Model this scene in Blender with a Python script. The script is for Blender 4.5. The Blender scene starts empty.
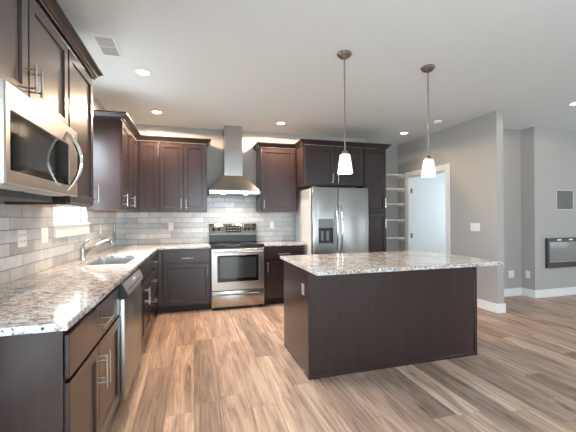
import bpy, bmesh, math, random
from mathutils import Vector, Matrix
random.seed(7)
PI = math.pi
sc = bpy.context.scene
COL = sc.collection

# ---------------------------------------------------------------- camera
cam_d = bpy.data.cameras.new('camera')
cam_d.sensor_width = 36.0
cam_d.lens = 36.0 * 330.24 / 576.0
cam_d.shift_y = 1.72 / 576.0
cam_d.clip_start = 0.05
cam = bpy.data.objects.new('camera', cam_d)
COL.objects.link(cam)
cam.matrix_world = (Matrix.Translation((0, 0, 1.3038)) @ Matrix.Rotation(-0.2798, 4, 'Z')
                    @ Matrix.Rotation(PI / 2, 4, 'X') @ Matrix.Rotation(-0.0059, 4, 'Z'))
sc.camera = cam

# ---------------------------------------------------------------- world, exposure, daylight
sc.view_settings.view_transform = 'Standard'
sc.view_settings.look = 'None'
sc.view_settings.gamma = 1.0
sc.view_settings.use_curve_mapping = False
sc.view_settings.exposure = 0.62
sc.cycles.diffuse_bounces = 8
sc.cycles.max_bounces = 14
w = bpy.data.worlds.new('sky')
sc.world = w
w.use_nodes = True
bg = w.node_tree.nodes['Background']
bg.inputs[0].default_value = (0.86, 0.93, 1.0, 1)
bg.inputs[1].default_value = 2.6

DAY = (0.74, 0.89, 1.0)
WARM = (1.0, 0.73, 0.50)
def area(name, loc, rot, sx, sy, power, color):
    l = bpy.data.lights.new(name, 'AREA')
    l.shape = 'RECTANGLE'; l.size = sx; l.size_y = sy
    l.energy = power; l.color = color
    o = bpy.data.objects.new(name, l); COL.objects.link(o)
    o.location = loc; o.rotation_euler = rot
    return o
# daylight entering by the rear patio windows, the right-hand windows and the sink window
area('daylight_rear', (0.9, -4.3, 1.35), (PI / 2, 0, 0), 2.6, 2.1, 115, DAY)
area('daylight_rear', (4.6, -4.3, 1.35), (PI / 2, 0, 0), 3.0, 2.1, 6, DAY)
area('daylight_right', (7.9, -1.6, 1.45), (PI / 2, 0, PI / 2), 2.2, 1.7, 2, DAY)
area('daylight_right', (7.9, 1.7, 1.45), (PI / 2, 0, PI / 2), 2.2, 1.7, 2, DAY)
area('daylight_sink', (-1.65, 2.75, 2.45), (PI / 2 - 1.0, 0, -PI / 2), 3.6, 1.6, 750, DAY)
area('fill_pantry_room', (6.75, 5.1, 1.5), (PI / 2, 0, PI / 2), 1.0, 1.4, 48, DAY)  # added fill that brightens the room behind the doorway
area('fill_left', (-1.75, -0.45, 1.9), (PI / 2 - .6, 0, -PI / 2), 1.9, 2.0, 240, DAY)  # added cool fill for the left run, from out of view

# ---------------------------------------------------------------- materials
MATS = {}
def mat(name):
    m = bpy.data.materials.new(name); m.use_nodes = True
    MATS[name] = m
    nt = m.node_tree
    return m, nt, nt.nodes['Principled BSDF']
def N(nt, t, **kw):
    n = nt.nodes.new(t)
    for k, v in kw.items(): setattr(n, k, v)
    return n
def L(nt, a, b): nt.links.new(a, b)
def math_n(nt, op, a, b=None, c=None):
    n = N(nt, 'ShaderNodeMath', operation=op)
    for i, v in enumerate((a, b, c)):
        if v is None: continue
        if isinstance(v, (int, float)): n.inputs[i].default_value = v
        else: L(nt, v, n.inputs[i])
    return n.outputs[0]
def ramp(nt, fac, stops, interp='LINEAR'):
    r = N(nt, 'ShaderNodeValToRGB'); r.color_ramp.interpolation = interp
    el = r.color_ramp.elements
    while len(el) < len(stops): el.new(0.5)
    for e, (p, c) in zip(el, stops):
        e.position = p; e.color = (c[0], c[1], c[2], 1)
    L(nt, fac, r.inputs[0])
    return r.outputs[0]
def mix(nt, fac, a, b, blend='MIX'):
    n = N(nt, 'ShaderNodeMix', data_type='RGBA', blend_type=blend)
    for i, v in ((0, fac), (6, a), (7, b)):
        if isinstance(v, (int, float)): n.inputs[i].default_value = v
        elif isinstance(v, tuple): n.inputs[i].default_value = (v[0], v[1], v[2], 1)
        else: L(nt, v, n.inputs[i])
    return n.outputs[2]
def coords(nt, scale=(1, 1, 1), rot=(0, 0, 0)):
    tc = N(nt, 'ShaderNodeTexCoord'); mp = N(nt, 'ShaderNodeMapping')
    mp.inputs['Scale'].default_value = scale; mp.inputs['Rotation'].default_value = rot
    L(nt, tc.outputs['Object'], mp.inputs[0])
    return mp.outputs[0]
def noise(nt, vec, scale, detail=4, rough=0.55, dist=0.0):
    n = N(nt, 'ShaderNodeTexNoise')
    n.inputs['Scale'].default_value = scale; n.inputs['Detail'].default_value = detail
    n.inputs['Roughness'].default_value = rough; n.inputs['Distortion'].default_value = dist
    L(nt, vec, n.inputs['Vector'])
    return n.outputs['Fac']
def bump(nt, p, h, strength, dist=0.002):
    b = N(nt, 'ShaderNodeBump'); b.inputs['Strength'].default_value = strength
    b.inputs['Distance'].default_value = dist
    L(nt, h, b.inputs['Height']); L(nt, b.outputs[0], p.inputs['Normal'])

def plain(name, color, rough=0.5, metal=0.0, spec=0.5, var=0.04, nscale=30, emit=None, estr=0):
    m, nt, p = mat(name)
    f = noise(nt, coords(nt), nscale, 3)
    c = ramp(nt, f, [(0.3, tuple(x * (1 - var) for x in color)), (0.7, tuple(min(1, x * (1 + var)) for x in color))])
    L(nt, c, p.inputs['Base Color'])
    p.inputs['Roughness'].default_value = rough; p.inputs['Metallic'].default_value = metal
    p.inputs['Specular IOR Level'].default_value = spec
    if emit:
        p.inputs['Emission Color'].default_value = (*emit, 1); p.inputs['Emission Strength'].default_value = estr
    return m
plain('wall_paint', (0.405, 0.395, 0.38), 0.75, var=0.01)
plain('ceiling_paint', (0.72, 0.77, 0.785), 0.85, var=0.01)
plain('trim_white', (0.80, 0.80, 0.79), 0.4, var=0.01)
plain('shelf_white', (0.78, 0.76, 0.72), 0.5, var=0.01)
plain('black_plastic', (0.012, 0.012, 0.013), 0.35)
plain('dark_grey', (0.045, 0.047, 0.05), 0.45)
plain('mid_grey', (0.22, 0.22, 0.22), 0.5)
plain('black_glass', (0.006, 0.006, 0.007), 0.06, spec=0.6)
plain('cooktop_glass', (0.012, 0.012, 0.013), 0.12, spec=0.6)
plain('oven_glass', (0.035, 0.035, 0.036), 0.08, spec=0.8)
plain('mesh_glass', (0.045, 0.042, 0.038), 0.07, spec=0.7)
plain('plate_taupe', (0.30, 0.26, 0.27), 0.4)
plain('panel_grey', (0.30, 0.305, 0.31), 0.35, metal=0.2)
plain('fire_glass', (0.24, 0.24, 0.23), 0.15, spec=0.6)
plain('plastic_white', (0.82, 0.82, 0.80), 0.35, var=0.01)
plain('birch', (0.42, 0.27, 0.17), 0.5, var=0.1)
plain('niche_grey', (0.13, 0.13, 0.125), 0.6)
plain('toe_dark', (0.012, 0.008, 0.008), 0.6)
plain('grille_grey', (0.55, 0.56, 0.56), 0.6)
plain('ember', (0.5, 0.3, 0.2), 0.7)
plain('lens_glow', (1, 1, 1), 0.5, emit=(1.0, 0.86, 0.70), estr=6)
plain('hood_lens', (1, 1, 1), 0.5, emit=(1.0, 0.88, 0.75), estr=10)
plain('hood_led', (0.4, 0.5, 1), 0.4, emit=(0.55, 0.65, 1.0), estr=4)
plain('shade_glass', (0.9, 0.88, 0.85), 0.35, emit=(1.0, 0.93, 0.86), estr=0.5)

def metal(name, color, rough, axis, amount=0.03):
    m, nt, p = mat(name)
    s = [520, 520, 520]; s[axis] = 5
    f = noise(nt, coords(nt, tuple(s)), 1.0, 3)
    c = ramp(nt, f, [(0.3, tuple(x * 0.965 for x in color)), (0.7, color)])
    L(nt, c, p.inputs['Base Color'])
    p.inputs['Metallic'].default_value = 1.0
    r = N(nt, 'ShaderNodeMapRange'); r.inputs[3].default_value = rough - amount; r.inputs[4].default_value = rough + amount
    L(nt, f, r.inputs[0]); L(nt, r.outputs[0], p.inputs['Roughness'])
    return m
metal('steel_h', (0.47, 0.45, 0.42), 0.25, 0)
metal('steel_dark', (0.36, 0.34, 0.32), 0.17, 0)  # same steel as the oven door, darkened in colour for dimmer reflections
metal('steel_dimmed_v', (0.38, 0.37, 0.355), 0.24, 2)  # chimney copy of the steel, dimmer reflection put into its colour
metal('steel_mw', (0.40, 0.375, 0.35), 0.34, 0, 0.004)
metal('steel_v', (0.42, 0.425, 0.42), 0.30, 2)
metal('steel_sink', (0.55, 0.55, 0.54), 0.30, 0)
metal('nickel', (0.58, 0.55, 0.51), 0.25, 2)
metal('faucet_nickel', (0.40, 0.38, 0.35), 0.24, 2)
metal('chrome', (0.80, 0.79, 0.77), 0.12, 2, 0.03)
metal('bronze_nickel', (0.28, 0.25, 0.22), 0.28, 2)
plain('fridge_side', (0.52, 0.54, 0.55), 0.45)

def cabinet_mat():
    m, nt, p = mat('espresso_wood')
    v = coords(nt, (45, 45, 2.2))
    f = noise(nt, v, 1.0, 5, 0.6)
    c = ramp(nt, f, [(0.25, (0.0200, 0.0096, 0.0096)), (0.75, (0.0300, 0.0158, 0.0154))])
    L(nt, c, p.inputs['Base Color'])
    p.inputs['Roughness'].default_value = 0.42
    p.inputs['Specular IOR Level'].default_value = 0.1
    p.inputs['Coat Weight'].default_value = 1.0
    p.inputs['Coat Roughness'].default_value = 0.25
    bump(nt, p, f, 0.06, 0.001)
cabinet_mat()

def granite(name, warm):
    m, nt, p = mat(name)
    v0 = coords(nt)
    vs = coords(nt, (0.8, 0.9, 1.0) if warm else (0.5, 1.0, 1.0), (0, 0, 0.35))
    big = noise(nt, vs, 7, 5, 0.65, 0.8)
    mid = noise(nt, vs, 75 if warm else 36, 6, 0.74, 0.5)
    fine = noise(nt, v0, 150, 3, 0.65)
    base = ramp(nt, mid, [(0.33, (0.06, 0.055, 0.055)), (0.40, (0.24, 0.225, 0.22)), (0.47, (0.52, 0.50, 0.49)), (0.55, (0.75, 0.76, 0.77)), (0.70, (0.85, 0.87, 0.88))])
    pink = ramp(nt, big, [(0.44, (1, 1, 1)), (0.60, (0.82, 0.66, 0.56) if warm else (0.95, 0.84, 0.80))])
    c = mix(nt, 1.0, base, pink, 'MULTIPLY')
    sp = N(nt, 'ShaderNodeTexVoronoi'); sp.inputs['Scale'].default_value = 85 if warm else 65; sp.inputs['Randomness'].default_value = 1
    L(nt, v0, sp.inputs['Vector'])
    wn = N(nt, 'ShaderNodeTexWhiteNoise'); L(nt, sp.outputs['Position'], wn.inputs[0])
    near = math_n(nt, 'LESS_THAN', sp.outputs['Distance'], 0.42)
    pick = math_n(nt, 'GREATER_THAN', wn.outputs['Value'], 0.84)
    c = mix(nt, math_n(nt, 'MULTIPLY', near, pick), c, (0.035, 0.032, 0.032))
    pick2 = math_n(nt, 'LESS_THAN', wn.outputs['Value'], 0.16)
    c = mix(nt, math_n(nt, 'MULTIPLY', near, pick2), c, (0.80, 0.82, 0.80))
    dk = ramp(nt, fine, [(0.40, (0.16, 0.155, 0.155)), (0.455, (1, 1, 1))])
    c = mix(nt, 0.75, c, dk, 'MULTIPLY')
    L(nt, c, p.inputs['Base Color'])
    p.inputs['Roughness'].default_value = 0.09
    p.inputs['Specular IOR Level'].default_value = 0.55
granite('granite_main', False)
granite('granite_island', True)

def floor_mat():
    m, nt, p = mat('plank_floor')
    tc = N(nt, 'ShaderNodeTexCoord'); sx = N(nt, 'ShaderNodeSeparateXYZ'); L(nt, tc.outputs['Object'], sx.inputs[0])
    X, Y = sx.outputs[0], sx.outputs[1]
    W_, L_ = 0.185, 1.25
    xs = math_n(nt, 'DIVIDE', X, W_); row = math_n(nt, 'FLOOR', xs); fx = math_n(nt, 'FRACT', xs)
    wr = N(nt, 'ShaderNodeTexWhiteNoise', noise_dimensions='1D'); L(nt, row, wr.inputs['W'])
    ys = math_n(nt, 'ADD', math_n(nt, 'DIVIDE', Y, L_), math_n(nt, 'MULTIPLY', wr.outputs['Value'], 7.0))
    colr = math_n(nt, 'FLOOR', ys); fy = math_n(nt, 'FRACT', ys)
    cb = N(nt, 'ShaderNodeCombineXYZ'); L(nt, row, cb.inputs[0]); L(nt, colr, cb.inputs[1])
    wid = N(nt, 'ShaderNodeTexWhiteNoise', noise_dimensions='2D'); L(nt, cb.outputs[0], wid.inputs['Vector'])
    idv = wid.outputs['Value']
    g = N(nt, 'ShaderNodeCombineXYZ')
    L(nt, math_n(nt, 'MULTIPLY', X, 14.0), g.inputs[0])
    L(nt, math_n(nt, 'MULTIPLY', Y, 1.1), g.inputs[1]); L(nt, math_n(nt, 'MULTIPLY', idv, 40.0), g.inputs[2])
    gr = noise(nt, g.outputs[0], 1.0, 6, 0.62, 1.6)
    g2 = N(nt, 'ShaderNodeCombineXYZ')
    L(nt, math_n(nt, 'MULTIPLY', X, 110.0), g2.inputs[0]); L(nt, math_n(nt, 'MULTIPLY', Y, 3.0), g2.inputs[1]); L(nt, math_n(nt, 'MULTIPLY', idv, 40.0), g2.inputs[2])
    gf = noise(nt, g2.outputs[0], 1.0, 4, 0.6)
    c = ramp(nt, gr, [(0.26, (0.10, 0.064, 0.050)), (0.38, (0.30, 0.206, 0.156)), (0.55, (0.47, 0.340, 0.266)), (0.76, (0.62, 0.49, 0.40))])
    tint = ramp(nt, idv, [(0.0, (0.66, 0.64, 0.64)), (0.3, (0.92, 0.88, 0.86)), (0.7, (1.06, 1.03, 1.0)), (1.0, (1.28, 1.26, 1.23))])
    c = mix(nt, 1.0, c, tint, 'MULTIPLY')
    fr = ramp(nt, gf, [(0.35, (0.72, 0.72, 0.72)), (0.62, (1.08, 1.08, 1.08))])
    c = mix(nt, 0.8, c, fr, 'MULTIPLY')
    e1 = math_n(nt, 'MINIMUM', fx, math_n(nt, 'SUBTRACT', 1.0, fx))
    e2 = math_n(nt, 'MINIMUM', fy, math_n(nt, 'SUBTRACT', 1.0, fy))
    gap = math_n(nt, 'MAXIMUM', math_n(nt, 'LESS_THAN', e1, 0.010), math_n(nt, 'LESS_THAN', e2, 0.0010))
    c = mix(nt, math_n(nt, 'MULTIPLY', gap, 0.55), c, (0.05, 0.035, 0.028))
    L(nt, c, p.inputs['Base Color'])
    p.inputs['Roughness'].default_value = 0.40
    p.inputs['Specular IOR Level'].default_value = 0.45
    bump(nt, p, gf, 0.08, 0.001)
floor_mat()

def tile_mat(name, axis):
    m, nt, p = mat(name)
    tc = N(nt, 'ShaderNodeTexCoord'); sx = N(nt, 'ShaderNodeSeparateXYZ'); L(nt, tc.outputs['Object'], sx.inputs[0])
    cb = N(nt, 'ShaderNodeCombineXYZ'); L(nt, sx.outputs[axis], cb.inputs[0])
    L(nt, math_n(nt, 'SUBTRACT', sx.outputs[2], 0.9145), cb.inputs[1])
    b = N(nt, 'ShaderNodeTexBrick'); b.offset = 0.5
    b.inputs['Scale'].default_value = 1.0
    b.inputs['Brick Width'].default_value = 0.325; b.inputs['Row Height'].default_value = 0.0805
    b.inputs['Mortar Size'].default_value = 0.003; b.inputs['Mortar Smooth'].default_value = 0.2
    b.inputs['Color1'].default_value = (0.41, 0.42, 0.43, 1); b.inputs['Color2'].default_value = (0.63, 0.65, 0.66, 1)
    b.inputs['Mortar'].default_value = (0.22, 0.205, 0.19, 1)
    L(nt, cb.outputs[0], b.inputs['Vector'])
    n1 = noise(nt, coords(nt), 7, 5, 0.6, 1.2)
    vein = ramp(nt, n1, [(0.3, (0.84, 0.84, 0.85)), (0.6, (1.06, 1.05, 1.03))])
    c = mix(nt, 0.8, b.outputs['Color'], vein, 'MULTIPLY')
    L(nt, c, p.inputs['Base Color'])
    rr = math_n(nt, 'MULTIPLY_ADD', b.outputs['Fac'], 0.5, 0.14)
    L(nt, rr, p.inputs['Roughness'])
    hgt = math_n(nt, 'SUBTRACT', math_n(nt, 'MULTIPLY', noise(nt, coords(nt), 9, 2), 0.5), b.outputs['Fac'])
    bump(nt, p, hgt, 0.35, 0.004)
tile_mat('tile_left', 1)
tile_mat('tile_back', 0)

def glass_mat():
    m, nt, p = mat('window_glass')
    tr = N(nt, 'ShaderNodeBsdfTransparent'); gl = N(nt, 'ShaderNodeBsdfGlossy'); mx = N(nt, 'ShaderNodeMixShader')
    f = noise(nt, coords(nt), 3, 2)
    L(nt, ramp(nt, f, [(0.3, (0.96, 0.98, 0.98)), (0.7, (0.98, 0.99, 0.99))]), tr.inputs[0])
    gl.inputs['Roughness'].default_value = 0.02
    lw = N(nt, 'ShaderNodeLayerWeight'); lw.inputs[0].default_value = 0.5
    L(nt, math_n(nt, 'MULTIPLY_ADD', math_n(nt, 'POWER', lw.outputs['Facing'], 5.0), 0.6, 0.04), mx.inputs[0]); L(nt, tr.outputs[0], mx.inputs[1]); L(nt, gl.outputs[0], mx.inputs[2])
    L(nt, mx.outputs[0], nt.nodes['Material Output'].inputs[0])
glass_mat()
M = MATS

# ---------------------------------------------------------------- mesh helpers
class MB:
    def __init__(self): self.bm = bmesh.new()
    def box(self, x0, x1, y0, y1, z0, z1, bev=0.0, seg=1):
        t = bmesh.new()
        r = bmesh.ops.create_cube(t, size=1.0)
        for v in t.verts:
            v.co = Vector(((x0 + x1) / 2 + v.co.x * (x1 - x0), (y0 + y1) / 2 + v.co.y * (y1 - y0), (z0 + z1) / 2 + v.co.z * (z1 - z0)))
        if bev > 0:
            bmesh.ops.bevel(t, geom=t.edges[:], offset=bev, segments=seg, affect='EDGES', profile=0.5)
        self._merge(t); return self
    def _merge(self, t, mtx=None):
        me = bpy.data.meshes.new('tmp'); t.to_mesh(me); t.free()
        if mtx is not None: me.transform(mtx)
        self.bm.from_mesh(me); bpy.data.meshes.remove(me)
    def tube(self, pts, r, seg=10, cap=True):
        pts = [Vector(p) for p in pts]
        rs = r if isinstance(r, (list, tuple)) else [r] * len(pts)
        rings = []
        prev = None
        for i, p in enumerate(pts):
            d = (pts[min(i + 1, len(pts) - 1)] - pts[max(i - 1, 0)]).normalized()
            if prev is None:
                a = d.orthogonal().normalized()
            else:
                a = (prev - d * prev.dot(d)).normalized()
            prev = a; b = d.cross(a)
            rings.append([self.bm.verts.new(p + (a * math.cos(2 * PI * k / seg) + b * math.sin(2 * PI * k / seg)) * rs[i]) for k in range(seg)])
        for r0, r1 in zip(rings, rings[1:]):
            for k in range(seg):
                self.bm.faces.new((r0[k], r0[(k + 1) % seg], r1[(k + 1) % seg], r1[k]))
        if cap:
            self.bm.faces.new(rings[0][::-1]); self.bm.faces.new(rings[-1])
        return self
    def lathe(self, prof, c=(0, 0, 0), axis='z', seg=24, cap=True):
        c = Vector(c); rings = []
        for (r, h) in prof:
            ring = []
            for k in range(seg):
                a = 2 * PI * k / seg; u, v = r * math.cos(a), r * math.sin(a)
                o = {'z': (u, v, h), 'y': (u, h, v), 'x': (h, u, v)}[axis]
                ring.append(self.bm.verts.new(c + Vector(o)))
            rings.append(ring)
        for r0, r1 in zip(rings, rings[1:]):
            for k in range(seg):
                self.bm.faces.new((r0[k], r0[(k + 1) % seg], r1[(k + 1) % seg], r1[k]))
        if cap:
            self.bm.faces.new(rings[0][::-1]); self.bm.faces.new(rings[-1])
        return self
    def ring_xy(self, loops, cap_first=False, cap_last=True):
        """loops: list of equal-length point lists, skinned in order"""
        vs = [[self.bm.verts.new(p) for p in lp] for lp in loops]
        n = len(vs[0])
        for a, b in zip(vs, vs[1:]):
            for k in range(n):
                self.bm.faces.new((a[k], a[(k + 1) % n], b[(k + 1) % n], b[k]))
        if cap_first: self.bm.faces.new(vs[0][::-1])
        if cap_last: self.bm.faces.new(vs[-1])
        return self
    def build(self, name, m, parent=None, loc=(0, 0, 0), smooth=40):
        bmesh.ops.recalc_face_normals(self.bm, faces=self.bm.faces[:])
        me = bpy.data.meshes.new(name); self.bm.to_mesh(me); self.bm.free()
        me.materials.append(M[m] if isinstance(m, str) else m)
        for p in me.polygons: p.use_smooth = True
        me.set_sharp_from_angle(angle=math.radians(smooth))
        o = bpy.data.objects.new(name, me); COL.objects.link(o)
        if parent: o.parent = parent
        o.location = loc
        return o

def tag(o, label, cat, group=None):
    o['label'] = label; o['category'] = cat
    if group: o['group'] = group
    return o
def thing(name, label, cat, loc=(0, 0, 0), rz=0.0, group=None):
    o = bpy.data.objects.new(name, None); COL.objects.link(o)
    o.location = loc; o.rotation_euler = (0, 0, rz)
    o.empty_display_size = 0.1
    return tag(o, label, cat, group)
def struct(name, mb, m, parent=None):
    o = mb.build(name, m, parent)
    o['kind'] = 'structure'
    return o
def copy_tree(o, parent=None):
    c = o.copy(); COL.objects.link(c); c.parent = parent
    for ch in [x for x in COL.objects if x.parent == o]: copy_tree(ch, c)
    return c

# ---------------------------------------------------------------- the room
LW, BW, H = -1.10, 5.42, 2.73
RX, RY = 7.6, -4.0
T = 0.12
struct('floor', MB().box(LW - T, RX + T, RY - T, 6.0, -0.10, 0.0), 'plank_floor')
struct('ceiling', MB().box(LW - T, RX + T, RY - T, 6.0, H, H + 0.1), 'ceiling_paint')
# left wall with the window opening over the sink
WY0, WY1, WZ0, WZ1 = 3.125, 3.985, 1.262, 2.30
mb = MB()
LDY0, LDY1 = -1.4, 0.5
mb.box(LW - T, LW, RY - T, LDY0, 0, H); mb.box(LW - T, LW, LDY0, LDY1, 2.2, H); mb.box(LW - T, LW, LDY0, LDY1, 0, .15); mb.box(LW - T, LW, LDY1, WY0, 0, H); mb.box(LW - T, LW, WY1, 6.0, 0, H)
mb.box(LW - T, LW, WY0, WY1, 0, WZ0); mb.box(LW - T, LW, WY0, WY1, WZ1, H)
struct('wall_left', mb, 'wall_paint')
struct('wall_back', MB().box(LW, 3.05, BW, BW + T, 0, H), 'wall_paint')
struct('wall_pantry_nook', MB().box(3.05, 3.93, 5.72, 5.72 + T, 0, H), 'wall_paint')
struct('wall_pantry_nook_side', MB().box(2.93, 3.05, BW + T, 5.84, 0, H), 'wall_paint')
PX, PY = 3.93, 3.495
DY0, DY1, DZ = 4.42, 5.39, 2.065
mb = MB()
mb.box(PX, PX + 0.115, PY, DY0, 0, H); mb.box(PX, PX + 0.115, DY1, 5.84, 0, H); mb.box(PX, PX + 0.115, DY0, DY1, DZ, H)
struct('wall_pantry', mb, 'wall_paint')
struct('wall_recess', MB().box(PX + 0.115, 5.22, 4.19, 4.31, 0, H), 'wall_paint')
struct('wall_fireplace', MB().box(5.22, RX, 3.963, 4.31, 0, H), 'wall_paint')
mb = MB()
RW = [(-2.7, -0.5), (0.6, 2.8)]
mb.box(RX, RX + T, RY - T, -2.7, 0, H); mb.box(RX, RX + T, -0.5, 0.6, 0, H); mb.box(RX, RX + T, 2.8, 4.4, 0, H)
for a, b in RW:
    mb.box(RX, RX + T, a, b, 0, 0.6); mb.box(RX, RX + T, a, b, 2.3, H)
struct('wall_right', mb, 'wall_paint')
mb = MB()
BWn = [(-0.4, 2.2), (3.1, 6.1)]
mb.box(LW, -0.4, RY - T, RY, 0, H); mb.box(2.2, 3.1, RY - T, RY, 0, H); mb.box(6.1, RX, RY - T, RY, 0, H)
for a, b in BWn:
    mb.box(a, b, RY - T, RY, 0, 0.3); mb.box(a, b, RY - T, RY, 2.35, H)
struct('wall_rear', mb, 'wall_paint')

def window_x(name, x, y0, y1, z0, z1, inward):
    """window in a wall of constant x; frame near the outside"""
    xo = x - inward * 0.10
    a, b = sorted((xo, xo + inward * 0.05))
    mb = MB(); f = 0.045
    mb.box(a, b, y0 + .002, y0 + f, z0 + .002, z1 - .002, .004); mb.box(a, b, y1 - f, y1 - .002, z0 + .002, z1 - .002, .004)
    mb.box(a, b, y0 + f, y1 - f, z0 + .002, z0 + f, .004); mb.box(a, b, y0 + f, y1 - f, z1 - f, z1 - .002, .004)
    zm = (z0 + z1) / 2; ym = (y0 + y1) / 2
    mb.box(a, b, y0 + f, y1 - f, zm - .02, zm + .02, .003)
    mb.box(a, b, ym - .022, ym + .022, z0 + f, zm - .02, .003); mb.box(a, b, ym - .022, ym + .022, zm + .02, z1 - f, .003)
    fr = struct(name, mb, 'trim_white')
    xm = (a + b) / 2
    p = MB().box(xm - .003, xm + .003, y0 + f, y1 - f, z0 + f, z1 - f).build('pane', 'window_glass', fr)
    return fr
window_x('window_1', LW, WY0, WY1, WZ0, WZ1, 1)
window_x('window_6', LW, LDY0, LDY1, .15, 2.2, 1)  # unseen window, added to let cool light onto the left run
window_x('window_2', RX, RW[0][0], RW[0][1], 0.6, 2.3, -1)
window_x('window_3', RX, RW[1][0], RW[1][1], 0.6, 2.3, -1)
for i, (a, b) in enumerate(BWn):
    mb = MB(); y0, y1 = RY - .10, RY - .05
    mb.box(a + .002, a + .06, y0, y1, .302, 2.348); mb.box(b - .06, b - .002, y0, y1, .302, 2.348)
    mb.box(a + .06, b - .06, y0, y1, .302, .38); mb.box(a + .06, b - .06, y0, y1, 2.29, 2.348)
    m_ = (a + b) / 2; mb.box(m_ - .05, m_ + .05, y0, y1, .38, 2.29)
    fr = struct('window_%d' % (4 + i), mb, 'trim_white')
    MB().box(a + .06, b - .06, RY - .078, RY - .072, .38, 2.29).build('pane', 'window_glass', fr)
# window stool and apron above the sink
mb = MB(); mb.box(LW + .001, LW + .030, WY0 - .02, WY1 + .015, 1.150, 1.244, .003); mb.box(LW - .045, LW + .045, WY0 + .001, WY1 - .001, 1.2445, 1.2615, .003)
struct('trim_1', mb, 'trim_white')

# baseboards
def baseboard(name, segs):
    mb = MB()
    for (x0, x1, y0, y1) in segs:
        mb.box(x0, x1, y0, y1, 0.0005, 0.128, .004)
        dx0 = x0; 
    struct(name, mb, 'trim_white')
b = 0.016
baseboard('baseboard_pantry', [(PX - b, PX - .0005, PY - b, 4.30), (PX, PX + .115, PY - b, PY - .0005), (PX + .1155, PX + .115 + b, PY - b, 4.17)])
baseboard('baseboard_recess', [(PX + .115 + b, 5.22 - b, 4.19 - b, 4.1895), (5.22 - b, 5.2195, 3.963 - b, 4.1895)])
baseboard('baseboard_fireplace', [(5.22, RX - b, 3.963 - b, 3.9625)])
baseboard('baseboard_right', [(RX - b, RX - .0005, RY + b, 3.96)])
baseboard('baseboard_rear', [(LW, RX, RY + .0005, RY + b)])
baseboard('baseboard_left', [(LW + .0005, LW + b, RY + b, 1.40)])
baseboard('baseboard_nook', [(3.05, PX - .0005, 5.72 - b, 5.7195)])

# pantry door: jamb, casing, slab with knob
mb = MB(); cw = .088
mb.box(PX - .018, PX - .0005, DY0 - cw, DY0 + .004, 0.0005, DZ + cw, .004)
mb.box(PX - .018, PX - .0005, DY1 - .004, DY1 + cw, 0.0005, DZ + cw, .004)
mb.box(PX - .018, PX - .0005, DY0 + .004, DY1 - .004, DZ - .004, DZ + cw, .004)
struct('trim_2', mb, 'trim_white')
mb = MB()
mb.box(PX, PX + .115, DY0 + .0005, DY0 + .018, .0005, DZ - .0005); mb.box(PX, PX + .115, DY1 - .018, DY1 - .0005, .0005, DZ - .0005)
mb.box(PX, PX + .115, DY0 + .018, DY1 - .018, DZ - .018, DZ - .0005)
struct('trim_3', mb, 'trim_white')
# lit room beyond the open doorway, with a window added to light it
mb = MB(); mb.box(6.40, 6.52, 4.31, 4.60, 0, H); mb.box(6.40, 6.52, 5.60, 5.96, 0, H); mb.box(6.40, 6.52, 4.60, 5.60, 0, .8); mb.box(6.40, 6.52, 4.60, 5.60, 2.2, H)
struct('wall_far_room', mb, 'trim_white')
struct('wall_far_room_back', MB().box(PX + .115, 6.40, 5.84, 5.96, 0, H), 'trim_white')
window_x('window_7', 6.40, 4.60, 5.60, .8, 2.2, -1)  # unseen window, added as the source of this room's brightness
for k, z in enumerate((.25, .95, 1.80)):
    hg = MB().box(PX + .030, PX + .062, DY1 - .0205, DY1 - .0182, z - .045, z + .045, .0005)
    hg.tube([(PX + .066, DY1 - .024, z - .045), (PX + .066, DY1 - .024, z + .045)], .005, 8)
    struct('trim_%d' % (10 + k), hg, 'bronze_nickel')

# tile backsplash
mb = MB(); tt = .009; zc0, zc1 = .9145, 1.399
mb.box(LW + .0005, LW + tt, 1.42, WY0 - .021, zc0, zc1); mb.box(LW + .0005, LW + tt, WY1 + .016, BW - .0005, zc0, zc1)
mb.box(LW + .0005, LW + tt, WY0 - .021, WY1 + .016, zc0, 1.149)
struct('trim_4', mb, 'tile_left')
mb = MB()
mb.box(LW + tt, 1.655, BW - tt, BW - .0005, zc0, zc1); mb.box(.215, .995, BW - tt, BW - .0005, zc1, 1.70)
mb.box(.236, .994, BW - tt, BW - .0005, 0.80, zc0)
struct('trim_5', mb, 'tile_back')

# ---------------------------------------------------------------- cabinets
def bar_pull(parent, kind, x, z, ln, y=-.02, m='nickel'):
    mb = MB(); r = .0055; out = y - .042
    if kind == 'v':
        mb.tube([(x, out, z - ln / 2), (x, out, z + ln / 2)], r, 10)
        for s in (-1, 1): mb.tube([(x, y - .0003, z + s * ln * .33), (x, out, z + s * ln * .33)], .0045, 8)
    else:
        mb.tube([(x - ln / 2, out, z), (x + ln / 2, out, z)], r, 10)
        for s in (-1, 1): mb.tube([(x + s * ln * .33, y - .0003, z), (x + s * ln * .33, out, z)], .0045, 8)
    return mb.build('handle', m, parent)
def rect(x0, x1, z0, z1, y): return [(x0, y, z0), (x1, y, z0), (x1, y, z1), (x0, y, z1)]
def shaker(x0, x1, z0, z1, y1=-.0005, th=.0195, rail=.058):
    mb = MB(); yf = y1 - th; c = .0025
    r2 = rail + .006
    mb.ring_xy([rect(x0, x1, z0, z1, y1), rect(x0, x1, z0, z1, yf + c), rect(x0 + c, x1 - c, z0 + c, z1 - c, yf),
                rect(x0 + rail, x1 - rail, z0 + rail, z1 - rail, yf), rect(x0 + r2, x1 - r2, z0 + r2, z1 - r2, yf + .010)], cap_first=True)
    return mb
def slab(x0, x1, z0, z1, y1=-.0005, th=.0195):
    return MB().box(x0, x1, y1 - th, y1, z0, z1, .003)
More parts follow.
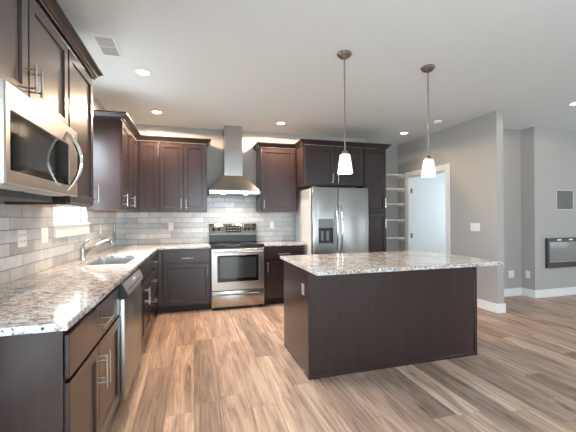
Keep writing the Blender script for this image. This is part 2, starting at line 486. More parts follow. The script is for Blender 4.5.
def cabinet(name, label, cat, loc, rz, wd, dp, ht, fronts, base=False, group=None, birch=False, recess=0.0):
    t = thing(name, label, cat, loc, rz, group)
    z0 = 0.10 if base else 0.0
    p = .018; mb = MB()
    mb.box(0, p, 0, dp, z0, ht); mb.box(wd - p, wd, 0, dp, z0, ht)
    mb.box(p, wd - p, dp - .008, dp, z0, ht); mb.box(p, wd - p, .02, dp - .008, z0 + .012, z0 + .03)
    if not base: mb.box(p, wd - p, .02, dp - .008, ht - .02, ht)
    # face frame
    fz0, fz1, fs = z0, ht, .034
    mb.box(p, fs, 0, .02, fz0, fz1); mb.box(wd - fs, wd - p, 0, .02, fz0, fz1)
    mb.box(fs, wd - fs, 0, .02, fz1 - fs, fz1); mb.box(fs, wd - fs, 0, .02, fz0, fz0 + fs)
    mb.box(fs, wd - fs, .012, .02, fz0 + fs, fz1 - fs)
    mb.build('carcass', 'espresso_wood', t)
    if base:
        MB().box(.0, wd, .065, .08, .0005, z0).build('toe_kick', 'toe_dark', t)
    elif birch:
        MB().box(p, wd - p, .02, dp - .008, .0005, .0115).build('bottom_panel', 'birch', t)
    for f in fronts:
        kind, x0, x1, a, b_ = f[:5]
        mb = shaker(x0, x1, a, b_) if kind in ('door',) else slab(x0, x1, a, b_)
        d = mb.build({'door': 'door', 'drawer': 'drawer', 'false': 'drawer_front', 'filler': 'filler_panel'}[kind], 'espresso_wood', t)
        if len(f) > 5 and f[5]:
            bar_pull(d, *f[5])
    return t
RL = PI / 2                     # left run: local -y faces +x
BD = .595                       # base depth
XF = -.49                       # left run carcass front (door face at -.47)
CT = .884                       # underside of the granite
# near-left base cabinet
wd = 2.415 - 1.475
cabinet('base_cabinet', 'dark base cabinet at the near end of the left run, one drawer over doors', 'cabinet', (XF, 1.475, 0), RL, wd, BD, CT - .001,
        [('drawer', .012, wd - .012, .675, .850, ('h', wd / 2 - .01, .765, .20)),
         ('door', .012, wd / 2 - .035, .112, .658, ('v', wd / 2 - .035 - .03, .525, .17)),
         ('door', wd / 2 - .032, wd - .012, .112, .658, ('v', wd / 2 - .032 + .03, .525, .17))], base=True)
# dishwasher
DWY0, DWY1 = 2.42, 3.175
dwt = thing('dishwasher', 'stainless steel dishwasher with slanted grey control strip in the left base run', 'dishwasher', (XF, DWY0, 0), RL)
wd = DWY1 - DWY0
MB().box(.004, wd - .060, .002, BD - .02, .08, CT - .004).build('body', 'dark_grey', dwt)
mb = MB().box(.012, wd - .012, -.045, .001, .075, .765, .006, 2)
mb.build('door', 'steel_v', dwt)
mb = MB()
prof = [(-.045, .768), (-.062, .775), (-.060, .800), (-.030, .862), (.001, .862), (.001, .768)]
mb.ring_xy([[(x, y, z) for y, z in prof] for x in (.030, wd - .012)], cap_first=True)
cp = mb.build('control_panel', 'panel_grey', dwt)
mb = MB(); mb.ring_xy([[(x, y * 1.0, z) for y, z in prof] for x in (.010, .0295)], cap_first=True); mb.build('end_cap', 'black_plastic', dwt)
def on_slope(s0, s1, t0, t1):   # patch on the slanted face
    y0, z0, y1, z1 = -.060, .800, -.030, .862
    n = Vector((0, -(z1 - z0), (y1 - y0))).normalized() * .0012
    P_ = lambda s, t: Vector((s, y0 + (y1 - y0) * t, z0 + (z1 - z0) * t))
    q = [P_(s0, t0), P_(s1, t0), P_(s1, t1), P_(s0, t1)]
    return [[v + n * .1 for v in q], [v + n for v in q]]
MB().ring_xy(on_slope(.36, .46, .45, .72), True).build('display', 'plastic_white', cp)
MB().ring_xy(on_slope(.10, .62, .10, .22), True).build('pocket_grip', 'dark_grey', cp)
MB().box(.006, wd - .006, .02, .035, .0005, .074).build('kick_plate', 'black_plastic', dwt)
# sink base
SY0, SY1 = 3.18, 4.02
wd = SY1 - SY0
cabinet('base_cabinet', 'dark espresso sink base cabinet with two doors, between dishwasher and corner drawers', 'cabinet', (XF, SY0, 0), RL, wd, BD, CT - .001,
        [('false', .010, wd - .010, .690, .850), ('door', .010, wd / 2 - .002, .112, .672, ('v', wd / 2 - .033, .525, .17)),
         ('door', wd / 2 + .002, wd - .010, .112, .672, ('v', wd / 2 + .033, .525, .17))], base=True)
DY_0, DY_1 = 4.025, 4.735
wd = DY_1 - DY_0
cabinet('drawer_cabinet', 'dark espresso stack of three drawers in the left run next to the corner', 'cabinet', (XF, DY_0, 0), RL, wd, BD, CT - .001,
        [('drawer', .010, wd - .030, .690, .850, ('h', .325, .770, .17)), ('drawer', .010, wd - .030, .410, .672, ('h', .325, .54, .17)),
         ('drawer', .010, wd - .030, .112, .392, ('h', .325, .30, .17))], base=True)
# back run
YF = 4.795
wd = .232 + .487
cabinet('base_cabinet', 'dark espresso corner base cabinet left of the range, drawer over one wide door', 'cabinet', (-.487, YF, 0), 0, wd, BD, CT - .001,
        [('filler', .020, .085, .112, .850), ('drawer', .090, wd - .012, .690, .850, ('h', .410, .755, .16)),
         ('door', .090, wd - .012, .112, .672, ('v', wd - .045, .580, .14))], base=True)
wd = 1.628 - 1.000
cabinet('base_cabinet', 'dark espresso base cabinet right of the range beside the fridge, drawer over door', 'cabinet', (1.000, YF, 0), 0, wd, BD, CT - .001,
        [('drawer', .012, wd - .012, .690, .850, ('h', .30, .765, .19)),
         ('door', .012, wd - .012, .112, .672, ('v', .050, .580, .15))], base=True)

# wall cabinets, left
UX = -.77; UD = .325
UT = 2.408
def wallcab(label, y0, y1, z0, fronts_fn, **k):
    wd = y1 - y0; ht = UT - z0
    return cabinet('wall_cabinet', label, 'cabinet', (UX, y0, z0), RL, wd, UD, ht, fronts_fn(wd, ht), birch=True, **k)
wallcab('dark espresso double-door wall cabinet directly above the microwave', 1.33, 2.385, 1.850,
        lambda w_, h_: [('door', .008, w_ / 2 - .006, .012, h_ - .02, ('v', w_ / 2 - .032, .115, .135)), ('door', w_ / 2 + .006, w_ - .008, .012, h_ - .02, ('v', w_ / 2 + .032, .115, .135))])
wallcab('tall dark espresso single-door wall cabinet between the microwave and the sink window', 2.390, 2.925, 1.394,
        lambda w_, h_: [('door', .010, w_ - .010, .012, h_ - .02, ('v', w_ - .045, .105, .135))])
wallcab('dark espresso two-door wall cabinet past the window, its pale-lit side facing the camera', 4.030, 5.060, 1.40,
        lambda w_, h_: [('door', .010, .478, .012, h_ - .02, ('v', .045, .115, .14)), ('door', .484, w_ - .030, .012, h_ - .02, ('v', .484 + .045, .115, .14))])
UY = BW - .345
def wallcab_b(label, x0, x1, z0, fr, y=UY, d=.335, top=UT, **k):
    wd = x1 - x0; ht = top - z0
    return cabinet('wall_cabinet', label, 'cabinet', (x0, y, z0), 0, wd, d, ht, fr(wd, ht), birch=True, **k)
wallcab_b('dark espresso single-door corner wall cabinet on the back wall, without visible handle', -.765, -.468, 1.40,
          lambda w_, h_: [('door', .045, w_ - .006, .012, h_ - .02)])
wallcab_b('dark espresso double-door wall cabinet left of the range hood', -.465, .200, 1.40,
          lambda w_, h_: [('door', .010, w_ / 2 - .002, .012, h_ - .02, ('v', w_ / 2 - .035, .115, .14)), ('door', w_ / 2 + .002, w_ - .010, .012, h_ - .02, ('v', w_ / 2 + .035, .115, .14))])
wallcab_b('dark espresso single-door wall cabinet right of the range hood', 1.010, 1.597, 1.40,
          lambda w_, h_: [('door', .014, w_ - .014, .012, h_ - .02, ('v', .050, .115, .14))])
FY = 4.72
wallcab_b('dark espresso double-door cabinet above the stainless refrigerator', 1.602, 2.606, 1.80,
          lambda w_, h_: [('door', .018, w_ / 2 - .002, .012, h_ - .02, ('v', w_ / 2 - .045, .105, .14)), ('door', w_ / 2 + .002, w_ - .012, .012, h_ - .02, ('v', w_ / 2 + .045, .105, .14))], y=FY, d=.69)
t = cabinet('pantry_cabinet', 'full-height dark espresso pantry cabinet right of the refrigerator', 'cabinet', (2.610, FY, 0), 0, .408, .69, UT,
            [('door', .012, .396, 1.385, UT - .02, ('v', .362, 1.53, .16)), ('door', .012, .396, .112, 1.370, ('v', .362, 1.20, .16))], base=True)

# crown mouldings: profile swept along a mitred path
def crown(path, label, z=UT, close=False):
    prof = [(0.001, .001), (.012, .001), (.012, .012), (.022, .018), (.034, .040), (.048, .052), (.056, .054), (.056, .066), (-.010, .066), (-.010, .001)]
    pts = [Vector((x, y)) for x, y in path]
    mb = MB(); loops = []
    for i, p in enumerate(pts):
        def nrm(a, b_):
            d = (b_ - a).normalized(); return Vector((d.y, -d.x))
        n0 = nrm(pts[i - 1], p) if i > 0 else None
        n1 = nrm(p, pts[i + 1]) if i < len(pts) - 1 else None
        if n0 is None: n = n1
        elif n1 is None: n = n0
        else:
            n = (n0 + n1); n = n / (1 + n0.dot(n1))
        loops.append([(p.x + n.x * o, p.y + n.y * o, z + h) for o, h in prof])
    mb.ring_xy(loops, cap_first=True)
    o = mb.build('crown_moulding', 'espresso_wood', smooth=25)
    tag(o, label, 'moulding')
dfo = .0
# outward normal is to the right of the travel direction
crown([(UX + .02, 1.33), (UX + .02, 2.930), (LW + .012, 2.930)][::1] and [(LW + .012, 1.325), (UX + .02, 1.325), (UX + .02, 2.930), (LW + .012, 2.930)],
      'dark crown moulding on the near left cabinets above the microwave')
crown([(LW + .012, 4.025), (UX + .02, 4.025), (UX + .02, UY - .02), (.205, UY - .02), (.205, BW - .012)],
      'dark crown moulding turning the corner on cabinets left of the range hood')
crown([(1.005, BW - .012), (1.005, UY - .02), (1.598, UY - .02), (1.598, FY - .02), (3.022, FY - .02), (3.022, BW - .012)],
      'dark stepped crown moulding from the hood across refrigerator and pantry cabinets')

# ---------------------------------------------------------------- worktops
def slab_poly(outer, hole, z0, z1):
    """extruded polygon slab, optional rectangular hole, small edge bevel"""
    bm = bmesh.new()
    vs = [bm.verts.new((x, y, z0)) for x, y in outer]
    es = [bm.edges.new((vs[i], vs[(i + 1) % len(vs)])) for i in range(len(vs))]
    if hole:
        hv = [bm.verts.new((x, y, z0)) for x, y in hole]
        es += [bm.edges.new((hv[i], hv[(i + 1) % len(hv)])) for i in range(len(hv))]
    bmesh.ops.triangle_fill(bm, use_beauty=True, edges=es)
    r = bmesh.ops.extrude_face_region(bm, geom=bm.faces[:])
    for v in [g for g in r['geom'] if isinstance(g, bmesh.types.BMVert)]: v.co.z = z1
    bmesh.ops.recalc_face_normals(bm, faces=bm.faces[:])
    sharp = [e for e in bm.edges if len(e.link_faces) == 2 and e.calc_face_angle(0) > .5 and abs(e.verts[0].co.z - e.verts[1].co.z) < 1e-5]
    bmesh.ops.bevel(bm, geom=sharp, offset=.004, segments=2, affect='EDGES', profile=.5)
    mb = MB(); mb.bm.free(); mb.bm = bm
    return mb
G0, G1 = CT, .914
SKX0, SKX1, SKY0, SKY1 = -.925, -.560, 3.14, 3.86
ch = .03
hole = [(SKX0 + ch, SKY0), (SKX1 - ch, SKY0), (SKX1, SKY0 + ch), (SKX1, SKY1 - ch), (SKX1 - ch, SKY1), (SKX0 + ch, SKY1), (SKX0, SKY1 - ch), (SKX0, SKY0 + ch)]
XE = -.456
o = slab_poly([(LW + .0005, 1.420), (XE, 1.420), (XE, 4.757), (.234, 4.757), (.234, BW - .0005), (LW + .0005, BW - .0005)], hole, G0, G1).build('granite_worktop', 'granite_main', smooth=20)
tag(o, 'L-shaped speckled granite worktop with the sink, along left and back walls', 'worktop')
o = slab_poly([(1.000, 4.757), (1.652, 4.757), (1.652, BW - .0005), (1.000, BW - .0005)], None, G0, G1).build('granite_worktop', 'granite_main', smooth=20)
tag(o, 'short speckled granite worktop between the range and the refrigerator', 'worktop')

# ---------------------------------------------------------------- island
IX0, IX1, IY0, IY1 = .883, 2.569, 2.50, 3.275
isl = thing('kitchen_island', 'dark espresso island base with plain panelled back and side, under pale granite', 'island', (IX0, IY0, 0))
wI, dI = IX1 - IX0, IY1 - IY0
MB().box(.012, wI - .012, .012, dI - .02, .0005, CT - .001).build('body', 'espresso_wood', isl)
MB().box(.034, wI - .034, .004, .0115, .028, CT - .0015).build('back_panel', 'espresso_wood', isl)
MB().box(.003, .0115, .034, dI - .021, .022, CT - .0015).build('side_panel', 'espresso_wood', isl)
MB().box(wI - .0115, wI - .003, .034, dI - .021, .022, CT - .0015).build('side_panel', 'espresso_wood', isl)
for xa, xb in ((0, .0335), (wI - .0335, wI)):
    mb = MB().box(xa, xb, 0, .0115, .0005, CT - .0015, .002)
    xs = (0, .0115) if xa == 0 else (wI - .0115, wI)
    mb.box(xs[0], xs[1], .0115, .0335, .0005, CT - .0015, .002)
    mb.build('corner_trim', 'espresso_wood', isl)
MB().box(.034, wI - .034, 0, .0115, .0005, .0275, .003).build('base_trim', 'espresso_wood', isl)
MB().box(0, .0115, .034, dI - .021, .0005, .0215, .003).build('base_trim', 'espresso_wood', isl)
for k in range(3):              # working side, facing the range
    xa = .03 + k * (wI - .06) / 3; xb = xa + (wI - .06) / 3 - .006
    for kind, z0, z1 in (('drawer', .69, .85), ('door', .112, .672)):
        mb = shaker(xa, xb, z0, z1) if kind == 'door' else slab(xa, xb, z0, z1)
        mtx = Matrix.Translation((wI, dI - .0195, 0)) @ Matrix.Rotation(PI, 4, 'Z')
        mb.bm.transform(mtx)
        d = mb.build(kind, 'espresso_wood', isl)
        hx = wI - (xa + xb) / 2
        hb = MB().tube([(hx - .08, dI + .034, .765 if kind == 'drawer' else .60), (hx + .08, dI + .034, .765 if kind == 'drawer' else .60)], .0055, 8)
        for s in (-.05, .05): hb.tube([(hx + s, dI + .0008, .765 if kind == 'drawer' else .60), (hx + s, dI + .034, .765 if kind == 'drawer' else .60)], .0045, 8)
        hb.build('handle', 'nickel', d)
o = slab_poly([(.855, 2.222), (2.572, 2.222), (2.572, 3.283), (.855, 3.283)], None, G0, G1).build('granite_worktop', 'granite_island', smooth=20)
tag(o, 'speckled pinkish granite worktop overhanging the kitchen island', 'worktop')

# ---------------------------------------------------------------- electrical plates
def plate(label, loc, rz, kind, gang=1, name=None, group=None, pm='plastic_white', sz=1.0):
    """local -y faces the room"""
    nm = name or ('light_switch' if kind == 'switch' else 'wall_outlet')
    t = thing(nm, label, 'light switch' if kind == 'switch' else 'outlet', loc, rz, group)
    t.scale = (sz, 1, sz)
    w_ = .072 + .046 * (gang - 1)
    MB().box(-w_ / 2, w_ / 2, -.006, -.0003, -.058, .058, .002).build('cover_plate', pm, t)
    for g in range(gang):
        cx = (g - (gang - 1) / 2) * .046
        if kind == 'switch':
            MB().box(cx - .016, cx + .016, -.009, -.0062, -.033, .033, .001).build('rocker', pm, t)
        else:
            for zz in (-.02, .02):
                s = MB().box(cx - .016, cx + .016, -.0085, -.0062, zz - .014, zz + .014, .001).build('socket', pm, t)
                mb = MB(); mb.box(cx - .007, cx - .004, -.0092, -.0086, zz - .005, zz + .006); mb.box(cx + .004, cx + .007, -.0092, -.0086, zz - .005, zz + .006)
                mb.build('slot', 'dark_grey', s)
    return t
zp = 1.178
lf = LW + tt
plate('white outlet on the left tile wall nearest the camera, two-gang plate', (lf, 2.585, zp), RL, 'outlet', 2)
plate('white switch plate on left tiles just before the sink window', (lf, 2.93, zp), RL, 'switch', 2)
plate('white outlet on left tiles just past the sink window', (lf, 4.50, zp), RL, 'outlet')
plate('white switch plate on left tiles close to the back corner', (lf, 5.24, zp), RL, 'switch')
plate('white outlet on the back tiles left of the range', (-.33, BW - tt, 1.18), 0, 'outlet')
plate('white outlet on the back tiles right of the range', (1.275, BW - tt, 1.18), 0, 'outlet')
plate('small outlet on the left side panel of the island', (IX0 + .003, 2.632, .703), -PI / 2, 'outlet', pm='plate_taupe', sz=.80)
plate('white three-gang switch plate on the wall right of the pantry door', (PX, 3.85, 1.152), -PI / 2, 'switch', 3)
plate('white outlet low on the recess wall beside the fireplace chase', (5.0, 4.19, .36), 0, 'outlet', 2)
plate('white outlet low on the side of the fireplace chase', (5.22, 4.08, .36), -PI / 2, 'outlet')

# ---------------------------------------------------------------- sink and faucet
sk = thing('kitchen_sink', 'stainless undermount sink set in the left granite worktop', 'sink', ((SKX0 + SKX1) / 2, (SKY0 + SKY1) / 2, .68))
sx, sy = (SKX1 - SKX0) / 2 + .004, (SKY1 - SKY0) / 2 + .004
def rr(hx, hy, r, z, n=5):
    pts = []
    for cx, cy, a0 in ((hx - r, hy - r, 0), (-hx + r, hy - r, PI / 2), (-hx + r, -hy + r, PI), (hx - r, -hy + r, 1.5 * PI)):
        for k in range(n + 1):
            a = a0 + k / n * PI / 2; pts.append((cx + r * math.cos(a), cy + r * math.sin(a), z))
    return pts
mb = MB()
zt = .8835 - .68
mb.ring_xy([rr(sx + .006, sy + .006, .045, zt - .016), rr(sx + .006, sy + .006, .045, zt), rr(sx, sy, .04, zt), rr(sx - .006, sy - .006, .05, .03), rr(sx - .03, sy - .03, .05, .008), rr(.05, .05, .049, .004)], cap_last=True)
mb.build('bowl', 'steel_sink', sk)
MB().lathe([(.045, .0045), (.045, .008), (.036, .008), (.030, .0055)], seg=20).build('drain', 'chrome', sk)
fc = thing('kitchen_faucet', 'brushed nickel single-lever faucet behind the sink on the granite', 'faucet', (-1.000, 3.52, .9145))
MB().lathe([(.030, 0), (.030, .006), (.024, .012), (.022, .060), (.024, .105), (.020, .125), (.010, .130)]).build('base', 'faucet_nickel', fc)
MB().tube([(.005, .0, .050), (.05, .0, .090), (.12, .0, .140), (.185, 0, .170), (.222, 0, .178), (.245, 0, .172)], [.018, .016, .014, .015, .020, .019], 14).build('spout', 'faucet_nickel', fc)
MB().tube([(.242, 0, .176), (.250, 0, .148)], [.017, .015], 14).build('spray_head', 'faucet_nickel', fc)
MB().tube([(0, 0, .118), (.006, .004, .145), (.020, .012, .170), (.042, .025, .188), (.052, .030, .192)], [.013, .011, .010, .010, .007], 10).build('lever', 'faucet_nickel', fc)

# ---------------------------------------------------------------- microwave
MX, MY0, MY1, MZ0, MZ1 = -.680, 1.493, 2.304, 1.440, 1.838
mw = thing('microwave', 'stainless over-counter microwave with bowed handle under the near left cabinets', 'microwave', (MX, MY0, 1.40), RL)
mwW, mwH, mwD = MY1 - MY0, MZ1 - 1.40, .40
z0 = MZ0 - 1.40
MB().box(0, mwW, .028, mwD, z0 + .005, mwH, .003).build('body', 'steel_mw', mw)
dW = mwW * .985
mb = MB(); yb, yf = .0275, 0.0
wx0, wx1, wz0, wz1 = .035, .535, z0 + .052, mwH - .105
mb.ring_xy([rect(0, mwW, z0, mwH - .002, yb), rect(0, mwW, z0, mwH - .002, yf + .005), rect(.005, mwW - .005, z0 + .005, mwH - .007, yf),
            rect(wx0, wx1 + .14, wz0, wz1, yf), rect(wx0 + .004, wx1 + .136, wz0 + .004, wz1 - .004, yf + .006)], cap_first=True)
dr = mb.build('door', 'steel_mw', mw)
MB().box(wx0 + .0045, wx1 + .1355, .0035, .0055, wz0 + .0045, wz1 - .0045).build('door_glass', 'black_glass', dr)
MB().box(wx0 + .08, wx1 - .06, .0028, .0034, wz0 + .035, wz1 - .035).build('window_mesh', 'mesh_glass', dr)
pts = []
for k in range(13):
    a = k / 12; zz = z0 + .025 + a * (mwH - z0 - .075)
    pts.append((.632 - .012 * math.sin(PI * a), -.002 - .072 * math.sin(PI * a) ** .8, zz))
MB().tube(pts, [.009] + [.0125] * 11 + [.009], 10).build('handle', 'chrome', dr)
MB().box(.36, .41, -.0008, -.0001, wz1 + .012, wz1 + .020).build('badge', 'plastic_white', dr)
MB().box(.030, mwW - .030, .125, mwD - .005, .006, z0 + .0045).build('vent_base', 'dark_grey', mw)
mb = MB()
for k in range(2): mb.box(.06 + k * .36, .36 + k * .36, .040, .115, z0 - .004, z0 + .0045, .001)
mb.build('vent_grille', 'grille_grey', mw)

# ---------------------------------------------------------------- range
RX0, RX1, RYF = .238, .996, 4.735
rg = thing('kitchen_range', 'stainless electric range with black glass top on the back wall under the hood', 'range', (RX0, RYF, 0))
rw = RX1 - RX0; rd = BW - tt - .002 - RYF
MB().box(.003, rw - .003, .032, rd, .03, .890).build('body', 'dark_grey', rg)
for fx in (.04, rw - .04):
    for fy in (.08, rd - .08): MB().lathe([(.018, .0005), (.018, .0295)], (fx, fy, 0), seg=12).build('foot', 'black_plastic', rg)
ct = MB().box(-.0015, rw + .0015, .005, rd - .085, .8905, .921, .006, 2).build('cooktop', 'cooktop_glass', rg)
for bx, by, br in ((.2, .17, .1), (.55, .17, .085), (.2, .42, .075), (.55, .42, .1)):
    MB().lathe([(br, .9211), (br, .9214), (br - .004, .9214), (br - .004, .9211)], (bx, by, 0), seg=32, cap=False).build('burner_ring', 'mid_grey', ct)
# backguard, leaning slightly
mb = MB()
yb0 = rd - .084
prof = [(yb0 + .02, .9215), (yb0 + .02, 1.030), (yb0 + .012, 1.034), (yb0 + .038, 1.205), (yb0 + .046, 1.213), (rd, 1.213), (rd, .9215)]
MB().box(.002, rw - .002, yb0 + .0005, yb0 + .0195, .9215, 1.030, .002).build('vent_trim', 'black_plastic', rg)
mb.ring_xy([[(x, y, z) for y, z in prof] for x in (0.0, rw)], cap_first=True)
bgd = mb.build('control_panel', 'steel_dark', rg)
def bgy(z): return yb0 + .012 + (z - 1.034) / (1.205 - 1.034) * .026
mb = MB(); mb.ring_xy([[(x, bgy(z) - o_, z) for x, z in ((.265, 1.075), (.505, 1.075), (.505, 1.185), (.265, 1.185))] for o_ in (.0003, .002)], True)
dsp = mb.build('display', 'black_glass', bgd)
mb = MB()
for i in range(5):
    for j in range(2):
        x = .285 + i * .045; z = 1.095 + j * .045
        mb.ring_xy([[(x + a, bgy(z + b_) - o_, z + b_) for a, b_ in ((0, 0), (.028, 0), (.028, .018), (0, .018))] for o_ in (.0022, .003)], True)
mb.build('button', 'mid_grey', dsp)
for kx in (.075, .155, .575, .645, .712):
    z = 1.13
    MB().lathe([(.026, -.0005), (.026, -.008), (.020, -.014), (.018, -.030), (.012, -.032)], (kx, bgy(z), z), 'y', 18).build('knob', 'black_plastic', bgd)
# oven door
dz0, dz1 = .275, .868
mb = MB(); yb, yf = .031, 0.0
ox0, ox1, oz0, oz1 = .085, rw - .085, .395, .775
mb.ring_xy([rect(.002, rw - .002, dz0, dz1, yb), rect(.002, rw - .002, dz0, dz1, yf + .006), rect(.008, rw - .008, dz0 + .006, dz1 - .006, yf),
            rect(ox0, ox1, oz0, oz1, yf), rect(ox0 + .004, ox1 - .004, oz0 + .004, oz1 - .004, yf + .005)], cap_first=True)
od = mb.build('oven_door', 'steel_h', rg)
MB().box(ox0 + .0045, ox1 - .0045, .003, .0048, oz0 + .0045, oz1 - .0045).build('door_frame_glass', 'black_glass', od)
MB().box(ox0 + .035, ox1 - .035, .002, .0029, oz0 + .055, oz1 - .03).build('oven_window', 'oven_glass', od)
mb = MB(); mb.tube([(.04, -.045, .822), (rw / 2, -.050, .822), (rw - .04, -.045, .822)], .012, 12)
for s in (.05, rw - .05): mb.tube([(s, -.0003, .822), (s, -.045, .822)], .010, 10)
mb.build('handle', 'steel_h', od)
mb = MB().box(.002, rw - .002, .0, .031, .045, .268, .005, 2)
sd = mb.build('storage_drawer', 'steel_h', rg)
mb = MB(); mb.ring_xy([[(x, y, z) for y, z in ((-.0002, .235), (-.012, .232), (-.016, .222), (-.010, .212), (-.0002, .205))] for x in (.085, rw - .085)], cap_first=True)
mb.build('handle', 'steel_h', sd)

# ---------------------------------------------------------------- range hood
HX = .605
hd = thing('range_hood', 'stainless chimney range hood on the back wall above the range', 'range hood', (HX, BW - tt - .0015, 1.66))
hw, hdp = .375, .49
def hr(x, y0, y1, z): return [(-x, y0, z), (x, y0, z), (x, y1, z), (-x, y1, z)]
mb = MB(); mb.ring_xy([hr(hw, -hdp, 0, .0), hr(hw, -hdp, 0, .055), hr(hw - .006, -hdp + .006, 0, .06)], cap_first=False, cap_last=True)
mb.build('lip', 'steel_h', hd)
mb = MB(); mb.ring_xy([hr(hw - .008, -hdp + .008, 0, .0605), hr(.160, -.32, 0, .292)], cap_first=True)
mb.build('canopy', 'steel_dark', hd, smooth=30)
MB().box(-.140, .140, -.285, 0, .2925, .72, .002).build('chimney', 'steel_dimmed_v', hd)
MB().box(-.134, .134, -.279, 0, .7205, H - 1.66 - .001, .002).build('chimney', 'steel_dimmed_v', hd)
MB().box(-hw + .01, hw - .01, -hdp + .01, -.01, .004, .008).build('filter_panel', 'mid_grey', hd)
for s in (-.17, .17):
    MB().lathe([(.032, .0035), (.032, .0)], (s, -hdp + .10, 0), seg=18).build('lamp', 'hood_lens', hd)
for s in (-.045, .065):
    MB().lathe([(.012, -hdp - .0003), (.012, -hdp - .004)], (s, 0, .030), 'y', 12).build('button', 'hood_led', hd)

# ---------------------------------------------------------------- refrigerator
FX0, FX1, FYF = 1.678, 2.600, 4.545
fr = thing('refrigerator', 'stainless side-by-side refrigerator with ice dispenser in the left door', 'refrigerator', (FX0, FYF, 0))
fw, fh = FX1 - FX0, 1.755
fd = BW - .03 - FYF
MB().box(.004, fw - .004, .066, fd, .02, fh - .012, .004).build('body', 'fridge_side', fr)
MB().box(.01, fw - .01, .04, .0655, .0005, .075).build('kick_grille', 'dark_grey', fr)
sp_ = .410
# left door with recess opening for the dispenser
dx0, dx1, dzb, dzt = .095, .330, .905, 1.285
def door_with_hole(x0, x1, z0, z1, h):
    mb = MB(); yb, yf = .0645, 0.0
    loops = [rect(x0, x1, z0, z1, yb), rect(x0, x1, z0, z1, yf + .012), rect(x0 + .004, x1 - .004, z0 + .004, z1 - .004, yf + .004), rect(x0 + .012, x1 - .012, z0 + .012, z1 - .012, yf)]
    if h: loops += [rect(h[0], h[1], h[2], h[3], yf), rect(h[0], h[1], h[2], h[3], yf + .055)]
    mb.ring_xy(loops, cap_first=True)
    return mb
ld = door_with_hole(.002, sp_ - .002, .08, fh, (dx0, dx1, dzb, dzt)).build('door', 'steel_v', fr)
rdr = door_with_hole(sp_ + .002, fw - .002, .08, fh, None).build('door', 'steel_v', fr)
MB().box(dx0 + .002, dx1 - .002, .002, .012, 1.150, dzt - .002, .002).build('dispenser_panel', 'mid_grey', ld)
mb = MB(); mb.box(dx0 + .002, dx1 - .002, .050, .0545, dzb + .002, 1.148); mb.box(dx0 + .002, dx0 + .006, .004, .05, dzb + .002, 1.148); mb.box(dx1 - .006, dx1 - .002, .004, .05, dzb + .002, 1.148)
mb.build('dispenser_recess', 'dark_grey', ld)
mb = MB()
arc = [(dx0 + .007 + k / 10 * (dx1 - dx0 - .014), 1.105 + .028 * math.sin(PI * k / 10)) for k in range(11)]
mb.ring_xy([[(x, y, z) for x, z in arc] + [(dx1 - .007, y, 1.147), (dx0 + .007, y, 1.147)] for y in (.006, .048)], cap_first=True)
mb.build('dispenser_hood', 'black_plastic', ld)
for px in (.165, .255): MB().box(px - .022, px + .022, .034, .042, .96, 1.10, .004).build('paddle', 'mid_grey', ld)
MB().box(dx0 + .007, dx1 - .007, .004, .049, dzb + .003, dzb + .018, .002).build('drip_tray', 'mid_grey', ld)
for hx, par in ((sp_ - .035, ld), (sp_ + .038, rdr)):
    pts = []
    for k in range(15):
        a = k / 14
        pts.append((hx, -.004 - .062 * math.sin(PI * a) ** .55, .70 + a * .80))
    MB().tube(pts, [.010] + [.013] * 13 + [.010], 12).build('handle', 'chrome', par)
for hx in (.05, fw - .05): MB().box(hx - .03, hx + .03, .02, .10, fh - .0115 if hx < 0 else fh + .0005, fh + .012, .003).build('hinge_cover', 'dark_grey', fr)

# ---------------------------------------------------------------- pantry nook shelves
nm = ['topmost', 'second from top', 'middle', 'second from bottom', 'lowest visible']
for k, z in enumerate((2.125, 1.855, 1.565, 1.258, .910, )):
    t = thing('pantry_shelf', '%s white shelf in the nook behind the dark pantry cabinet' % nm[k].replace('topmost', 'topmost') , 'shelf', (3.052, 5.50, z - .022), 0, 'shelves in the pantry nook')
    MB().box(0, PX - .0005 - 3.052, 0, .2195, 0, .022, .002).build('board', 'shelf_white', t)
    MB().box(PX - .0005 - 3.052 - .018, PX - .0005 - 3.052, .03, .2195, -.042, -.0003, .001).build('cleat', 'shelf_white', t)

# ---------------------------------------------------------------- fireplace and media box
fp = thing('electric_fireplace', 'black framed linear fireplace with grey glass on the right wall', 'fireplace', (5.436, 3.963, .472))
fw_, fh_ = 1.27, .478
mb = MB(); y1, y0 = -.0005, -.045
mb.box(0, fw_, y0, y1, 0, .085, .003); mb.box(0, fw_, y0, y1, fh_ - .062, fh_, .003)
mb.box(0, .045, y0, y1, .0855, fh_ - .0625, .003); mb.box(fw_ - .045, fw_, y0, y1, .0855, fh_ - .0625, .003)
mb.build('frame', 'dark_grey', fp)
MB().box(.0455, fw_ - .0455, -.030, -.026, .086, fh_ - .063).build('glass', 'fire_glass', fp)
MB().box(.0455, fw_ - .0455, -.0255, -.0008, .086, fh_ - .063).build('firebox', 'dark_grey', fp)
MB().box(.05, fw_ - .05, -.036, -.0302, .088, .098, .001).build('ember_strip', 'ember', fp)
mb = MB()
for k in range(3): mb.box(.20 + k * .26, .29 + k * .26, -.0475, -.0452, fh_ - .040, fh_ - .018, .001)
mb.build('vent_tab', 'plastic_white', fp)
MB().box(.06, fw_ - .06, -.047, -.0452, fh_ - .015, fh_ - .006).build('top_vent', 'black_plastic', fp)
mbx = thing('media_box', 'grey recessed media box above the fireplace', 'wall box', (5.873, 3.963, 1.405))
hw_, hh_ = .193, .328
mb = MB(); f = .014
mb.box(-hw_, hw_, -.008, -.0005, 0, f, .001); mb.box(-hw_, hw_, -.008, -.0005, hh_ - f, hh_, .001)
mb.box(-hw_, -hw_ + f, -.008, -.0005, f, hh_ - f, .001); mb.box(hw_ - f, hw_, -.008, -.0005, f, hh_ - f, .001)
mb.build('frame', 'grille_grey', mbx)
